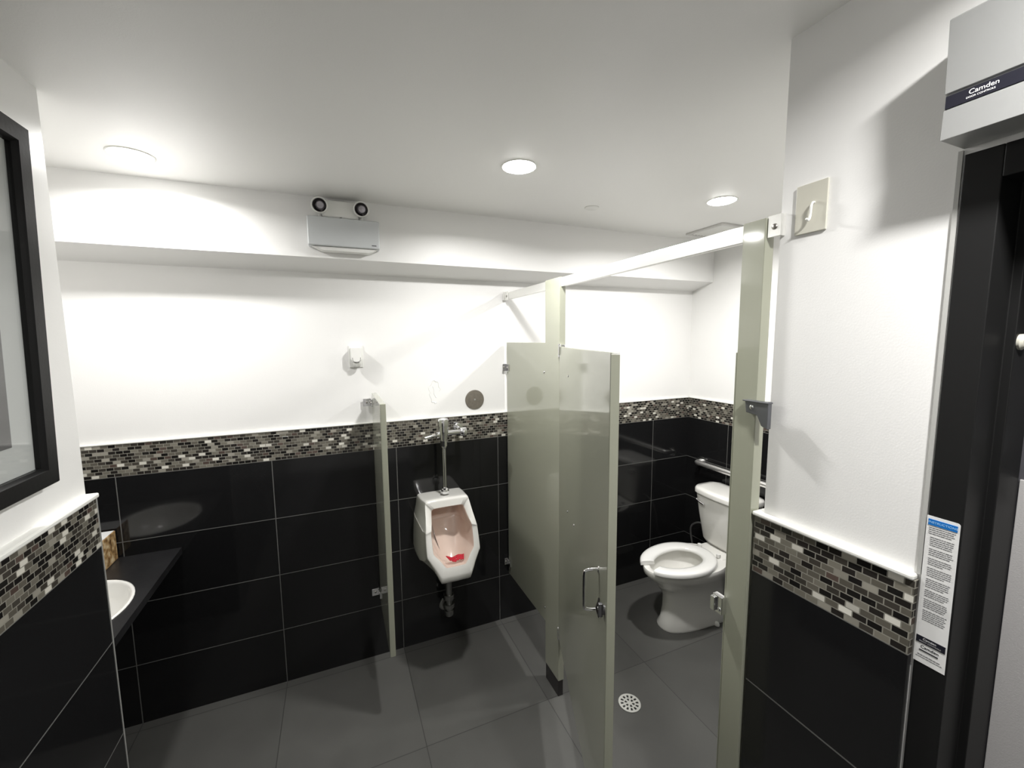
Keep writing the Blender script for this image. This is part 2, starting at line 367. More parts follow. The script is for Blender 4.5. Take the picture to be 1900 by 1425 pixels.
# flat white disc on the ceiling, and vent
tag(obj('ceiling_disc', MB().lathe([(0, -.006), (.030, -.006), (.036, -.002), (.036, 0)], (1.238, 1.858, HC), (0, 0, 1), 32, False), WPLAST, None, 40),
    'small white disc on the ceiling between the middle and right downlights', 'sprinkler cover')
t = thing('ceiling_vent', 'white slatted exhaust vent in the ceiling above the stall', 'vent', (2.25, 1.95, HC))
vx0, vx1, vy0, vy1 = 2.10, 2.38, 1.81, 2.085
vm = MB().box(vx0, vx1, vy0, vy0+.02, HC-.012, HC, .003).box(vx0, vx1, vy1-.02, vy1, HC-.012, HC, .003).box(vx0, vx0+.02, vy0+.02, vy1-.02, HC-.012, HC, .003).box(vx1-.02, vx1, vy0+.02, vy1-.02, HC-.012, HC, .003)
obj('frame', vm, mat('grey white vent plastic', (.62, .61, .59), .4), t)
sm = MB()
for i in range(9):
    xx = vx0+.035+i*.026; sm.add([(xx, vy0+.02, HC-.001), (xx+.016, vy0+.02, HC-.010), (xx+.016, vy1-.02, HC-.010), (xx, vy1-.02, HC-.001), (xx+.002, vy0+.02, HC-.0005), (xx+.018, vy0+.02, HC-.009), (xx+.018, vy1-.02, HC-.009), (xx+.002, vy1-.02, HC-.0005)],
        [(0, 1, 2, 3), (7, 6, 5, 4), (0, 4, 5, 1), (1, 5, 6, 2), (2, 6, 7, 3), (3, 7, 4, 0)])
obj('slats', sm, WPLAST, t)
obj('duct_opening', MB().box(vx0+.02, vx1-.02, vy0+.02, vy1-.02, HC-.0006, HC-.0001), DKMETAL, t)

# ================================================================ EMERGENCY LIGHT
t = thing('emergency_light', 'white two-headed emergency light unit mounted on the soffit', 'emergency light', (.07, DS, 2.24))
ex0, ex1, ez0, ez1 = -.086, .226, 2.243, 2.372
b = MB().box(ex0, ex1, DS-.062, DS, ez0, ez1, .006, 3)
obj('battery_housing', b, GPLAST, t, 40)
b = MB().prism([(ex0+.012, ez0), (ex1-.010, ez0), (ex1-.05, ez0-.020), (ex0+.06, ez0-.020)], 1, DS-.052, DS, .006)
obj('bottom_cover', b, WPLAST, t, 40)
obj('head_mount', MB().box(-.022, .136, DS-.052, DS, ez1+.0005, 2.452, .010, 3), WPLAST, t, 40)
obj('test_button', MB().lathe([(.005, 0), (.005, .004), (0, .0045)], (.058, DS-.050, ez1), (0, 0, 1), 12, False), DKMETAL, t, 40)
obj('maker_mark', MB().box(.188, .209, DS-.0632, DS-.0621, 2.2555, 2.2595), DKMETAL, t)
for hx in (-.030, .147):
    d = Vector((0, -1, -.12)).normalized(); o0 = Vector((hx, DS-.010, 2.424))
    h = obj('lamp_head', MB().lathe([(0, 0), (.026, 0), (.033, .02), (.0355, .050), (.036, .068), (.034, .071), (.0305, .070), (.029, .062)], o0, d, 32, False), WPLAST, t, 40)
    obj('reflector', MB().lathe([(.0292, .0625), (.020, .048), (.007, .040), (0, .040)], o0, d, 32, False), DARK, h, 40)
    obj('lens', MB().lathe([(0, .060), (.015, .058), (.021, .050)], o0 + Vector((.003, 0, .002)), d, 24, False), LENS, h, 40)
    a = MB().tube([(hx, DS-.03, ez1), (hx, DS-.03, 2.40)], .009, 16); obj('swivel_arm', a, WPLAST, h, 40)
    obj('screw', MB().lathe([(.004, 0), (.004, .004), (0, .005)], (hx+.008, DS-.082, 2.389), (0, -1, 0), 12, False), DARK, h)

# ================================================================ TOILET PARTITION
st = thing('toilet_partition', 'sage grey metal toilet stall front with overhead rail and open door', 'partition', (XS, 1.2, 0))
PX0, PX1 = .958, .990
def pil(y0, y1):
    p = obj('pilaster', MB().box(PX0, PX1, y0, y1, .088, 2.091, .0025), PART, st, 40)
    obj('shoe', MB().box(PX0+.002, PX1-.002, y0+.004, y1-.004, 0, .0875, .002), DARK, p)
    return p
p1 = pil(1.690, 1.832); p2 = pil(.703, .764)
obj('header_rail', MB().box(.966, .984, .6955, D+.013, 2.047, 2.0885, .002), ALU, st, 40)
pn = obj('side_panel', MB().box(.963, .985, 1.8322, D-.012, .315, 1.792, .0025), PART, st, 40)
obj('strike_strip', MB().box(PX0+.002, PX1-.002, .7645, .769, .32, 1.77, .001), PART, st)
def screw(x, y, z, ax, parent, r=.006, name='screw', m=CHROME):
    return obj(name, MB().lathe([(r, 0), (r*.9, .002), (r*.5, .0032), (0, .0036)], (x, y, z), ax, 14, False), m, parent, 50)
# wall clips of header
hb = MB().prism([(.963, .675), (.963, .700), (.966, .700), (.966, .6955), (.990, .6955), (.990, .675)], 2, 2.043, 2.093, .0008)
o = obj('header_bracket', MB().box(.9615, .9655, .668, .7005, 2.043, 2.093, .001).box(.9655, .9765, .668, .672, 2.043, 2.093, .001), ALU, st); screw(.9615, .684, 2.066, (-1, 0, 0), o, .007, m=STEEL)
o = obj('header_bracket', MB().box(.9605, .9655, D-.045, D-.001, 2.043, 2.093, .001).box(.945, .9605, D-.006, D-.001, 2.043, 2.093, .001), ALU, st); screw(.9605, D-.025, 2.066, (-1, 0, 0), o, .007, m=STEEL)
for z in (1.640, .392):     # panel to wall brackets
    o = obj('wall_bracket', MB().box(.957, .9625, D-.050, D-.0005, z-.022, z+.022, .001).box(.938, .957, D-.006, D-.0005, z-.022, z+.022, .001), CHROME, st)
    screw(.957, D-.030, z, (-1, 0, 0), o, m=STEEL); screw(.947, D-.006, z, (0, -1, 0), o, .005, m=STEEL)
for (yy, z, pr) in ((1.852, 1.645, pn), (1.845, .39, pn)): screw(.963, yy, z, (-1, 0, 0), pr, .006)
# grey bracket joining the right pilaster to the wall
o = obj('wall_bracket', MB().prism([(.724, 1.650), (.662, 1.655), (.662, 1.588), (.678, 1.594), (.690, 1.618), (.720, 1.622)], 0, .944, .9575, .0015).box(.940, .9578, .660, .728, 1.650, 1.6535, .001), mat('grey cast metal', (.17, .175, .19), .35, metal=.7), st)
screw(.944, .705, 1.637, (-1, 0, 0), o, .006)
# keeper on right pilaster
kp = MB().box(.940, .9575, .758, .790, 1.050, 1.100, .002).box(.932, .940, .776, .790, 1.055, 1.095, .002)
obj('latch_keeper', kp, CHROME, p2, 40); screw(.940, .766, 1.065, (-1, 0, 0), p2, .006)
# door : hinged, swung out about 21 degrees
HX, HY = .956, 1.688
dr = obj('stall_door', MB().box(.006, .892, -.024, 0, .335, 1.775, .003, 3), PART, st, 40, local=True)
# local x runs from hinge to free edge, local +y = room side normal
dr.location = (HX-XS+.024*.9315, HY-1.2-.024*.364, 0)
ang = math.atan2(-.9315, -.364)
dr.rotation_euler = (0, 0, ang)
# with that rotation local -y points to (-0.93, .37): the face we see is local y = -.024
def dl(name, mb, m, smooth=40): return obj(name, mb, m, dr, smooth, local=True)
hz0, hz1, hs = 1.030, 1.152, .800
dl('pull_handle', MB().tube(catmull([(hs, -.024, hz1), (hs, -.046, hz1), (hs, -.060, hz1-.004), (hs, -.064, hz1-.016), (hs, -.064, hz0+.016), (hs, -.060, hz0+.004), (hs, -.046, hz0), (hs, -.024, hz0)], False, 4), .005, 12), CHROME)
for z in (hz0, hz1): dl('handle_rosette', MB().lathe([(.009, 0), (.009, .002), (.005, .003)], (hs, -.024, z), (0, -1, 0), 16, False), CHROME)
lt = MB().lathe([(.013, 0), (.013, .003), (.010, .006), (0, .007)], (.868, -.024, 1.075), (0, -1, 0), 20, False).box(.863, .873, -.040, -.028, 1.056, 1.094, .002)
dl('thumb_latch', lt, DKMETAL)
dl('door_bumper', MB().tube([(.815, -.024, 1.075), (.822, -.034, 1.05), (.832, -.028, 1.028)], .003, 8), DARK)
for a, b_ in ((.257, 1.092), (.404, 1.100), (.255, 1.66)):
    dl('screw', MB().lathe([(.005, 0), (.004, .002), (0, .003)], (a, -.024, b_), (0, -1, 0), 12, False), CHROME)
dl('edge_moulding', MB().box(.8921, .8945, -.0235, -.0005, .34, 1.77, .001), PART)
for z in (1.765, .362):
    h = MB().box(.0, .022, -.030, -.0242, z-.028, z+.018, .002).box(-.024, .0, -.012, .004, z-.028, z+.018, .002)
    h.lathe([(.007, -.034), (.007, .026), (0, .028)], (-.004, -.022, z-.005), (0, 0, 1), 14, True)
    dl('hinge', h, CHROME)

# ================================================================ URINAL SCREEN
t = thing('urinal_screen', 'narrow sage grey privacy screen fixed to the wall left of the urinal', 'privacy screen', (.185, D, .31))
obj('panel', MB().box(.172, .198, D-.455, D-.012, .315, 1.530, .004, 3), PART, t, 40)
for z in (1.478, .390):
    o = obj('wall_bracket', MB().box(.166, .1718, D-.052, D-.0005, z-.02, z+.02, .001).box(.128, .166, D-.006, D-.0005, z-.02, z+.02, .001), CHROME, t)
    screw(.147, D-.006, z, (0, -1, 0), o, .006, m=STEEL); screw(.166, D-.032, z, (-1, 0, 0), o, .006, m=STEEL)

# ================================================================ URINAL
UX = .528
t = thing('urinal', 'white wall-hung china urinal on the black tiled wall', 'urinal', (UX, D, .50))
def uring(top, hips_hi, hips_lo, bot, sc=4):
    """each = (halfwidth, depth, z)"""
    tw, td, tz = top; hw, hd, hz = hips_hi; lw, ld, lz = hips_lo; bw, bd, bz = bot
    R = [(0, td, tz+.002), (tw*.8, td, tz+.001), (tw-.003, td, tz-.003), (tw+.004, td, tz-.016), ((tw+hw)/2, (td+hd)/2, (tz+hz)/2), (hw-.003, hd-.004, hz+.02), (hw, hd, hz), (lw, ld, lz), (lw-.008, ld+.008, lz-.02),
         ((lw+bw)/2, (ld+bd)/2, (lz+bz)/2), (bw+.006, bd-.004, bz+.012), (bw-.006, bd, bz+.001), (bw*.5, bd, bz)]
    full = R + [(0, bd, bz-.001)] + [(-a, b, c) for a, b, c in R[:0:-1]]
    return catmull([(UX+a, D-b, c) for a, b, c in full], True, sc)
rg = [uring((.128, .001, .925), (.152, .001, .80), (.160, .001, .640), (.045, .001, .49)),
      uring((.129, .05, .930), (.156, .06, .80), (.162, .06, .628), (.050, .09, .495)),
      uring((.125, .12, .936), (.154, .17, .80), (.159, .18, .640), (.060, .22, .518)),
      uring((.120, .165, .943), (.147, .24, .79), (.149, .26, .665), (.070, .31, .542)),
      uring((.118, .190, .944), (.141, .275, .80), (.143, .308, .700), (.078, .350, .556)),
      uring((.118, .196, .940), (.141, .284, .795), (.143, .316, .700), (.080, .362, .580)),
      uring((.114, .198, .934), (.137, .288, .793), (.139, .320, .704), (.077, .365, .598)),
      uring((.088, .205, .904), (.112, .283, .800), (.110, .312, .718), (.055, .352, .638)),
      uring((.085, .198, .898), (.108, .274, .796), (.107, .300, .718), (.050, .338, .637)),
      uring((.084, .150, .894), (.106, .210, .790), (.102, .230, .712), (.048, .290, .624)),
      uring((.078, .080, .878), (.094, .110, .780), (.088, .140, .710), (.042, .230, .608)),
      uring((.060, .060, .850), (.070, .080, .780), (.062, .110, .705), (.030, .210, .608))]
CAVITY = mat('pinkish cavity china', (.74, .60, .52), .14, coat=.5)  # even pinkish-beige tone for the inner cavity faces
ub = obj('basin', MB().rings(rg), [CERAMIC, CAVITY], t, 60)
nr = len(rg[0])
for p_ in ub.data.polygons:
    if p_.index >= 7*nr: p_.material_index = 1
# outlet below
px_ = UX+.018
o = MB().lathe([(.022, .0), (.022, -.012), (.0165, -.014), (.0165, -.10)], (px_, D-.10, .525), (0, 0, 1), 24)
obj('tailpiece', o, CHROME, t, 40)
o = MB().tube(catmull([(px_, D-.10, .43), (px_, D-.10, .26), (px_, D-.095, .225), (px_, D-.06, .210), (px_, D-.002, .210)], False, 5), .019, 18)
o.lathe([(.027, 0), (.031, .004), (.031, .028), (.026, .032)], (px_, D-.10, .300), (0, 0, 1), 20)
o.lathe([(.025, 0), (.031, .006), (.031, .028), (.024, .032)], (px_, D-.10, .245), (0, 0, 1), 20)
o.lathe([(.040, 0), (.038, .006), (.02, .012)], (px_, D-.001, .210), (0, -1, 0), 24)
o.lathe([(.020, -.014), (.025, -.008), (.026, .02), (.02, .024)], (px_, D-.096, .210), (0, 0, 1), 16)
obj('drain_trap', o, mat('dull chrome', (.30, .30, .29), .3, metal=1), t, 40)
# red mat
def redmat():
    m = MB(); nx, ny = 15, 8
    def P(i, j, top):
        u = (i/nx-.5)*2; v = j/ny
        hw = .050 - .012*v
        return (UX+.014+u*hw, D-.276-.042*v, .651 - .006*v + .004*math.sin(u*5)+.006*u*u+(.003 if top else 0))
    vs = []; idx = {}
    for tp in (0, 1):
        for i in range(nx+1):
            for j in range(ny+1): idx[(tp, i, j)] = len(vs); vs.append(P(i, j, tp))
    fs = []
    for i in range(nx):
        for j in range(ny):
            hole = (i % 3 == 1 and j % 3 == 1)
            if not hole:
                fs.append((idx[1, i, j], idx[1, i+1, j], idx[1, i+1, j+1], idx[1, i, j+1])); fs.append((idx[0, i, j+1], idx[0, i+1, j+1], idx[0, i+1, j], idx[0, i, j]))
            for a, b, di, dj in (((i, j), (i+1, j), 0, -1), ((i+1, j), (i+1, j+1), 1, 0), ((i+1, j+1), (i, j+1), 0, 1), ((i, j+1), (i, j), -1, 0)):
                ni, nj = i+di, j+dj; out = not (0 <= ni < nx and 0 <= nj < ny); nh = (not out) and (ni % 3 == 1 and nj % 3 == 1)
                if not hole and (out or nh): fs.append((idx[0, a[0], a[1]], idx[0, b[0], b[1]], idx[1, b[0], b[1]], idx[1, a[0], a[1]]))
    return m.add(vs, fs)
tag(obj('urinal_mat', redmat(), RED, None), 'red rubber mat lying in the bottom of the urinal', 'urinal mat')
# flush valve
VX, VY = .536, D-.115
t = thing('flush_valve', 'chrome flush valve with tall pipe above the urinal', 'flush valve', (VX, VY, .94))
obj('flush_pipe', MB().lathe([(.0105, 0), (.0105, .30)], (VX, VY, .950), (0, 0, 1), 24), CHROME, t, 40)
obj('spud_nut', MB().lathe([(.020, 0), (.024, .004), (.024, .016), (.017, .022), (.017, .034), (.011, .038)], (VX, VY, .9475), (0, 0, 1), 8), CHROME, t, 30)
vb = MB().lathe([(.0115, 0), (.016, .010), (.018, .018), (.018, .050), (.022, .056), (.022, .074), (.026, .080), (.028, .10), (.028, .128), (.031, .130), (.031, .158), (.026, .168), (.012, .173), (0, .174)], (VX, VY, 1.205), (0, 0, 1), 32)
obj('valve_body', vb, CHROME, t, 40)
obj('vacuum_breaker', MB().lathe([(.020, 0), (.020, .030)], (VX, VY, 1.222), (0, 0, 1), 8), CHROME, t, 30)
ss = MB().lathe([(.014, 0), (.014, .085), (.020, .087), (.020, .100)], (VX+.015, VY, 1.292), (1, 0, 0), 20)
ss.lathe([(.022, 0), (.024, .01), (.024, .034), (.016, .04), (0, .041)], (VX+.095, VY, 1.292), (1, 0, 0), 20)
ss.tube([(VX+.112, VY, 1.292), (VX+.112, VY+.05, 1.292), (VX+.112, D-.012, 1.292)], .014, 16)
ss.lathe([(.032, 0), (.030, .006), (.016, .014)], (VX+.112, D-.0005, 1.292), (0, -1, 0), 28)
ss.lathe([(.014, 0), (.017, .004), (.017, .016), (.010, .02), (0, .021)], (VX+.112, VY-.014, 1.292), (0, -1, 0), 16)
obj('supply_stop', ss, CHROME, t, 40)
hm = MB().lathe([(.015, 0), (.018, .006), (.018, .018), (.009, .024)], (VX-.022, VY, 1.285), (-1, 0, 0), 16).tube([(VX-.04, VY, 1.285), (VX-.07, VY-.004, 1.283), (VX-.105, VY-.006, 1.276)], [.006, .0065, .008], 12)
obj('flush_handle', hm, CHROME, t, 40)

# ================================================================ WALL ITEMS
t = thing('plug_in_freshener', 'white plug-in air freshener in an outlet on the back wall', 'air freshener', (.103, D+.014, 1.67))
WY = D+.0135
obj('outlet_plate', MB().box(.068, .140, WY-.006, WY, 1.668, 1.785, .003, 2), WPLAST, t, 40)
obj('body', MB().prism([(.080, 1.775), (.128, 1.775), (.131, 1.768), (.131, 1.712), (.122, 1.700), (.108, 1.695), (.098, 1.695), (.086, 1.700), (.077, 1.712), (.077, 1.768)], 1, WY-.055, WY-.0062, .004), WPLAST, t, 40)
obj('seam', MB().tube(catmull([(.084, WY-.0545, 1.722), (.088, WY-.0545, 1.704), (.104, WY-.0545, 1.699), (.120, WY-.0545, 1.704), (.124, WY-.0545, 1.722)], False, 4), .0014, 8), mat('grey seam', (.18, .18, .17), .5), t)
obj('refill_bottle', MB().lathe([(.012, 0), (.018, .004), (.020, .012), (.020, .020), (.012, .026)], (.104, WY-.032, 1.670), (0, 0, 1), 20), mat('clear grey plastic', (.5, .5, .47), .15), t, 40)
t = thing('cleanout_cover', 'round grey-brown steel cover plate on the wall right of the flush valve', 'cover plate', (.762, WY, 1.45))
obj('disc', MB().lathe([(0, .006), (.052, .0055), (.058, .004), (.059, 0)], (.762, WY, 1.451), (0, -1, 0), 48, False), mat('bronzed steel', (.20, .18, .15), .42, metal=.3, bump=.4, bscale=140, var=.25, vscale=60), t, 40)
screw(.762, WY-.006, 1.451, (0, -1, 0), t, .006)
# dried adhesive ring
rr_ = [(.521+.033*math.cos(a)*(1.0 if math.sin(a) > 0 else .8), 1.512+.066*math.sin(a)) for a in [i*2*PI/26 for i in range(26)]]
am = MB().tube([(x+.004*math.sin(i*2.1), WY, z+.004*math.cos(i*1.7)) for i, (x, z) in enumerate(rr_[:22])], .0035, 8).tube([(.512, WY, 1.545), (.520, WY, 1.525), (.519, WY, 1.50), (.530, WY, 1.478)], .004, 8)
am2 = MB(); am2.add([(x, WY-(WY-y)*.4, z) for x, y, z in am.v], am.f)
tag(obj('adhesive_residue', am2, mat('dried glue', (.86, .86, .84), .15, coat=.3), None, 60), 'oval smear of dried white adhesive on the wall above the flush valve', 'adhesive mark')
# wall plate with hook (right wall)
t = thing('wall_plate', 'ivory square plate with a small white hook high on the right wall', 'wall plate', (XW, .61, 2.09))
obj('plate', MB().box(XW-.006, XW, .578, .644, 2.036, 2.142, .002, 2), IVORY, t, 40)
obj('hook', MB().tube(catmull([(XW-.006, .604, 2.098), (XW-.012, .603, 2.097), (XW-.015, .604, 2.090), (XW-.014, .606, 2.068), (XW-.018, .607, 2.060), (XW-.024, .607, 2.063)], False, 3), .0026, 10), WPLAST, t, 60)

# ================================================================ DOOR OPERATOR
t = thing('door_operator', 'grey automatic door operator box above the black door frame', 'door operator', (XW, -.1, 2.115))
Y1, Y0 = .372, -.34
obj('housing', MB().prism([(XW-.0045, 2.114), (.896, 2.114), (.8975, 2.158), (.901, 2.160), (.901, 2.181), (.897, 2.183), (.8915, 2.288), (.897, 2.292), (XW-.0045, 2.292)], 1, Y0, Y1, .0006), CLOSER, t)
obj('back_plate', MB().box(XW-.0042, XW-.0002, Y0+.002, Y1-.002, 2.116, 2.291), DKMETAL, t)
stp = obj('black_stripe', MB().box(.8985, .9008, Y0, Y1-.001, 2.1605, 2.1790), INK, t)
# basis for text on the right wall: reading direction is -y, up is +z, facing -x
TB = Matrix(((0, 0, -1, 0), (-1, 0, 0, 0), (0, 1, 0, 0), (0, 0, 0, 1)))
text_part('lettering', 'Camden', .0095, WINK, stp, Matrix.Translation((.8984, .329, 2.1725)) @ TB)
text_part('lettering', 'DOOR CONTROLS', .0036, WINK, stp, Matrix.Translation((.8984, .332, 2.1655)) @ TB)

# ================================================================ NOTICE STICKER on frame
t = thing('notice_sticker', 'tall white instruction sticker with blue header on black door frame', 'sticker', (FX, .351, 1.2))
SXF = FX-.0003; sy1, sy0, sz0, sz1 = .3715, .3275, 1.206, 1.487
obj('sheet', MB().prism([(sy1, sz0), (sy1, sz1)] + [(sy0+.004+.004*math.cos(math.radians(a)), sz1-.004+.004*math.sin(math.radians(a))) for a in (90, 120, 150, 180)] + [(sy0, sz0)], 0, SXF-.0006, SXF), PAPER, t)
def strip(name, y1, y0, z0, z1, m, p=t, dx=.0008): return obj(name, MB().box(SXF-.0006-dx, SXF-.0006, y0, y1, z0, z1), m, p)
bl = strip('blue_header', sy1-.0025, sy0+.003, 1.4705, 1.4815, BLUE)
text_part('lettering', 'INSTRUCTIONS', .0055, mat('pale blue print', (.35, .62, .9), .4), bl, Matrix.Translation((SXF-.0014, (sy1+sy0)/2, 1.476)) @ TB, .0002)
bk = strip('black_band', sy1-.002, sy0+.002, 1.2445, 1.2575, INK)
text_part('lettering', 'Camden', .0055, WINK, bk, Matrix.Translation((SXF-.0014, .351, 1.2532)) @ TB, .0002)
text_part('lettering', 'DOOR CONTROLS', .0035, mat('grey print', (.4, .4, .4), .4), bk, Matrix.Translation((SXF-.0014, .350, 1.2480)) @ TB, .0002)
text_part('maker_name', 'Camden', .0075, INK, t, Matrix.Translation((SXF-.0008, .350, 1.2375)) @ TB, .0002)
sp = MB(); rnd = random.Random(3)
def line(y1, y0, z, h=.0014):
    y = y1
    while y > y0+.001:
        w_ = rnd.uniform(.002, .0055); e = max(y0, y-w_); sp.box(SXF-.0010, SXF-.0006, e, y, z-h/2, z+h/2); y = e-.0008
z = 1.466
for nl, gap, ind in ((4, .0040, .0), (5, .0045, .003), (4, .0045, .003), (4, .0045, .003), (5, .0045, .003), (5, .0045, .003), (4, .0045, .003), (5, .0040, .003), (6, .0038, .003)):
    for i in range(nl):
        line(sy1-.004-ind, sy0+.004+(.012*rnd.random() if i == nl-1 else .003*rnd.random()), z, .0013); z -= .00365
    z -= .0033 if gap > .004 else .003
obj('small_print', sp, SMALLP, t)
sp = MB(); line(.366, .334, 1.2215, .0016); line(.368, .332, 1.2175, .0012)
obj('footer_print', sp, SMALLP, t)
strip('underline', .364, .338, 1.2300, 1.2318, INK)

# ================================================================ PICTURE (left wall)
ph = .838; pw = .64
t = thing('framed_picture', 'black framed picture with pale mat hanging on the left wall', 'picture', (XL+.006, 1.377, 1.4655))
t.rotation_euler = (0, math.radians(1.55), 0)
# local: x out of wall, y<=0 toward the viewer, z up from the bottom edge
def pl(name, mb, m, s=None): return obj(name, mb, m, t, s, local=True)
fwid = .046
pts = MB()
def frame_ring(y1, y0, z0, z1, prof):
    rs = [[(x, y1-i, z0+i), (x, y0+i, z0+i), (x, y0+i, z1-i), (x, y1-i, z1-i)] for i, x in prof]
    rs.append(rs[0]); m = MB(); return m.rings(rs, False, False)
pl('frame', frame_ring(0, -pw, 0, ph, [(0, .0), (0, .024), (.003, .028), (.040, .028), (fwid-.004, .024), (fwid, .017), (fwid, .0)]), mat('black frame lacquer', (.009, .009, .009), .45, spec=.25, bump=.1, bscale=120))
pl('mat_board', MB().box(.004, .007, -pw+fwid, -fwid, fwid, ph-fwid), MATB)
pl('print', MB().box(.0071, .0085, -pw+fwid+.072, -fwid-.072, fwid+.07, ph-fwid-.07), ART)
pl('glass', MB().box(.0125, .0145, -pw+fwid, -fwid, fwid, ph-fwid), GLASS)

# ================================================================ VANITY COUNTER + SINK + TISSUE BOX
CZ = .838; CX = -.716
BCX, BCY, BA, BB = -.942, 1.910, .183, .226   # sink oval centre / half sizes
def oval(k=1., z=CZ, n=48, dx=0): return [(BCX+dx+BA*k*math.cos(2*PI*i/n), BCY+BB*k*math.sin(2*PI*i/n), z) for i in range(n)]
t = thing('vanity_counter', 'charcoal stone vanity counter against the back wall in the left alcove', 'counter', (-1, 1.95, .80))
bm = bmesh.new(); x0, x1, y0, y1 = XA+.001, CX, YLT+.001, D-.001
n = 48; inner = [bm.verts.new(p) for p in oval(1.0)]; outer = []
for i in range(n):
    a = 2*PI*i/n; c, s_ = math.cos(a), math.sin(a); k = min((x1-BCX)/c if c > 1e-6 else 9, (x0-BCX)/c if c < -1e-6 else 9, (y1-BCY)/s_ if s_ > 1e-6 else 9, (y0-BCY)/s_ if s_ < -1e-6 else 9)
    outer.append(bm.verts.new((BCX+c*k, BCY+s_*k, CZ)))
cor = {}
for i in range(n):
    a, b_ = outer[i], outer[(i+1) % n]
    fv = [inner[i], a, b_, inner[(i+1) % n]]
    for X in (x0, x1):
        for Y in (y0, y1):
            on = lambda v, ax, val: abs(v.co[ax]-val) < 1e-5
            if (on(a, 0, X) and on(b_, 1, Y)) or (on(a, 1, Y) and on(b_, 0, X)):
                if not ((on(a, 0, X) and on(a, 1, Y)) or (on(b_, 0, X) and on(b_, 1, Y))):
                    v = bm.verts.new((X, Y, CZ)); fv = [inner[i], a, v, b_, inner[(i+1) % n]]
    bm.faces.new(fv)
g = bmesh.ops.extrude_face_region(bm, geom=bm.faces[:])
for v in [e for e in g['geom'] if isinstance(e, bmesh.types.BMVert)]: v.co.z -= .030
bmesh.ops.recalc_face_normals(bm, faces=bm.faces[:])
mb = MB().frombm(bm)
obj('worktop', mb, STONE, t)
t = thing('sink', 'white oval sink basin set into the dark vanity counter', 'sink', (BCX, BCY, CZ))
rs = [oval(1.035, CZ+.0005), oval(1.033, CZ+.003), oval(1.01, CZ+.005), oval(.97, CZ+.004), oval(.95, CZ-.004), oval(.90, CZ-.05), oval(.75, CZ-.105), oval(.45, CZ-.128), oval(.12, CZ-.133)]
obj('bowl', MB().rings(rs, False, True), CERAMIC, t, 60)
obj('sink_drain', MB().lathe([(.026, 0), (.024, .003), (0, .002)], (BCX, BCY, CZ-.1328), (0, 0, 1), 20, False), CHROME, t, 40)
t = thing('tissue_box', 'gold patterned tissue box standing on the counter behind the sink', 'tissue box', (-1.01, 2.305, CZ))
TX1 = -.948
obj('carton', MB().box(TX1-.115, TX1, 2.238, 2.350, CZ+.001, CZ+.132, .002), GOLD, t)
obj('white_top', MB().box(TX1-.110, TX1-.003, 2.242, 2.346, CZ+.1322, CZ+.134, .0005), PAPER, t)

# ================================================================ TOILET
TY = 1.880
t = thing('toilet', 'white two-piece toilet with open-front seat inside the stall', 'toilet', (2.1, TY, 0))
def egg(xf, xb, hw, z, n=48, p=1.0, sq=.0):
    cx = xb - hw*1.15 if xb-xf > 2.3*hw else (xf+xb)/2
    out = []
    for i in range(n):
        a = 2*PI*i/n; c, s_ = math.cos(a), math.sin(a)
        rx = (xb-cx) if c > 0 else (cx-xf)
        e = 1-sq
        out.append((cx+rx*math.copysign(abs(c)**e, c), TY+hw*math.copysign(abs(s_)**e, s_), z))
    return out
rs = [egg(1.800, 2.33, .118, 0, sq=.25), egg(1.797, 2.33, .120, .012, sq=.25), egg(1.815, 2.30, .106, .05, sq=.2), egg(1.824, 2.29, .102, .13, sq=.12), egg(1.824, 2.29, .108, .205, sq=.08), egg(1.797, 2.29, .130, .265), egg(1.725, 2.28, .166, .335), egg(1.682, 2.27, .186, .375), egg(1.678, 2.26, .188, .402), egg(1.682, 2.26, .184, .411),
      egg(1.715, 2.17, .135, .411), egg(1.725, 2.16, .125, .400), egg(1.735, 2.12, .118, .34), egg(1.79, 2.06, .085, .26), egg(1.87, 2.0, .04, .225)]
obj('bowl', MB().rings(rs), CERAMIC, t, 60)
obj('rear_deck', MB().box(2.17, 2.43, TY-.115, TY+.115, .33, .418, .02, 4), CERAMIC, t, 60)
obj('bolt_cap', MB().lathe([(.016, 0), (.016, .01), (.010, .022), (0, .025)], (2.14, TY-.125, .001), (0, 0, 1), 16, False), SEATP, t, 60)
# seat: U shaped with rounded section
def seat():
    n = 60; m = MB(); out = []; inn = []
    rs = []
    a0 = 17
    for i in range(n+1):
        a = math.radians(180+a0+(360-2*a0)*i/n); c, s_ = math.cos(a), math.sin(a)
        cx = 1.95; ox = .225 if c > 0 else .285; ix = .140 if c > 0 else .195
        O = Vector((cx+ox*c, TY+.190*s_, 0)); I = Vector((cx+ix*c, TY+.105*s_, 0)); 
        mid = (O+I)/2
        r = []
        for u, z in ((0, .414), (.02, .414), (.04, .4145), (.0, .420), (.01, .431), (.08, .438), (.3, .4405), (.7, .439), (.93, .434), (1.0, .424), (1.0, .416), (.96, .414)):
            r.append(tuple(O.lerp(I, u)[:2]) + (z,))
        rs.append([r[i] for i in (0, 3, 4, 5, 6, 7, 8, 9, 10, 11)])
    return m.rings(rs)
obj('seat', seat(), SEATP, t, 60)
for s_ in (-1, 1): obj('seat_hinge', MB().lathe([(.013, 0), (.014, .008), (.012, .020), (0, .022)], (2.185, TY+s_*.075, .4185), (0, 0, 1), 16, False), SEATP, t, 60)
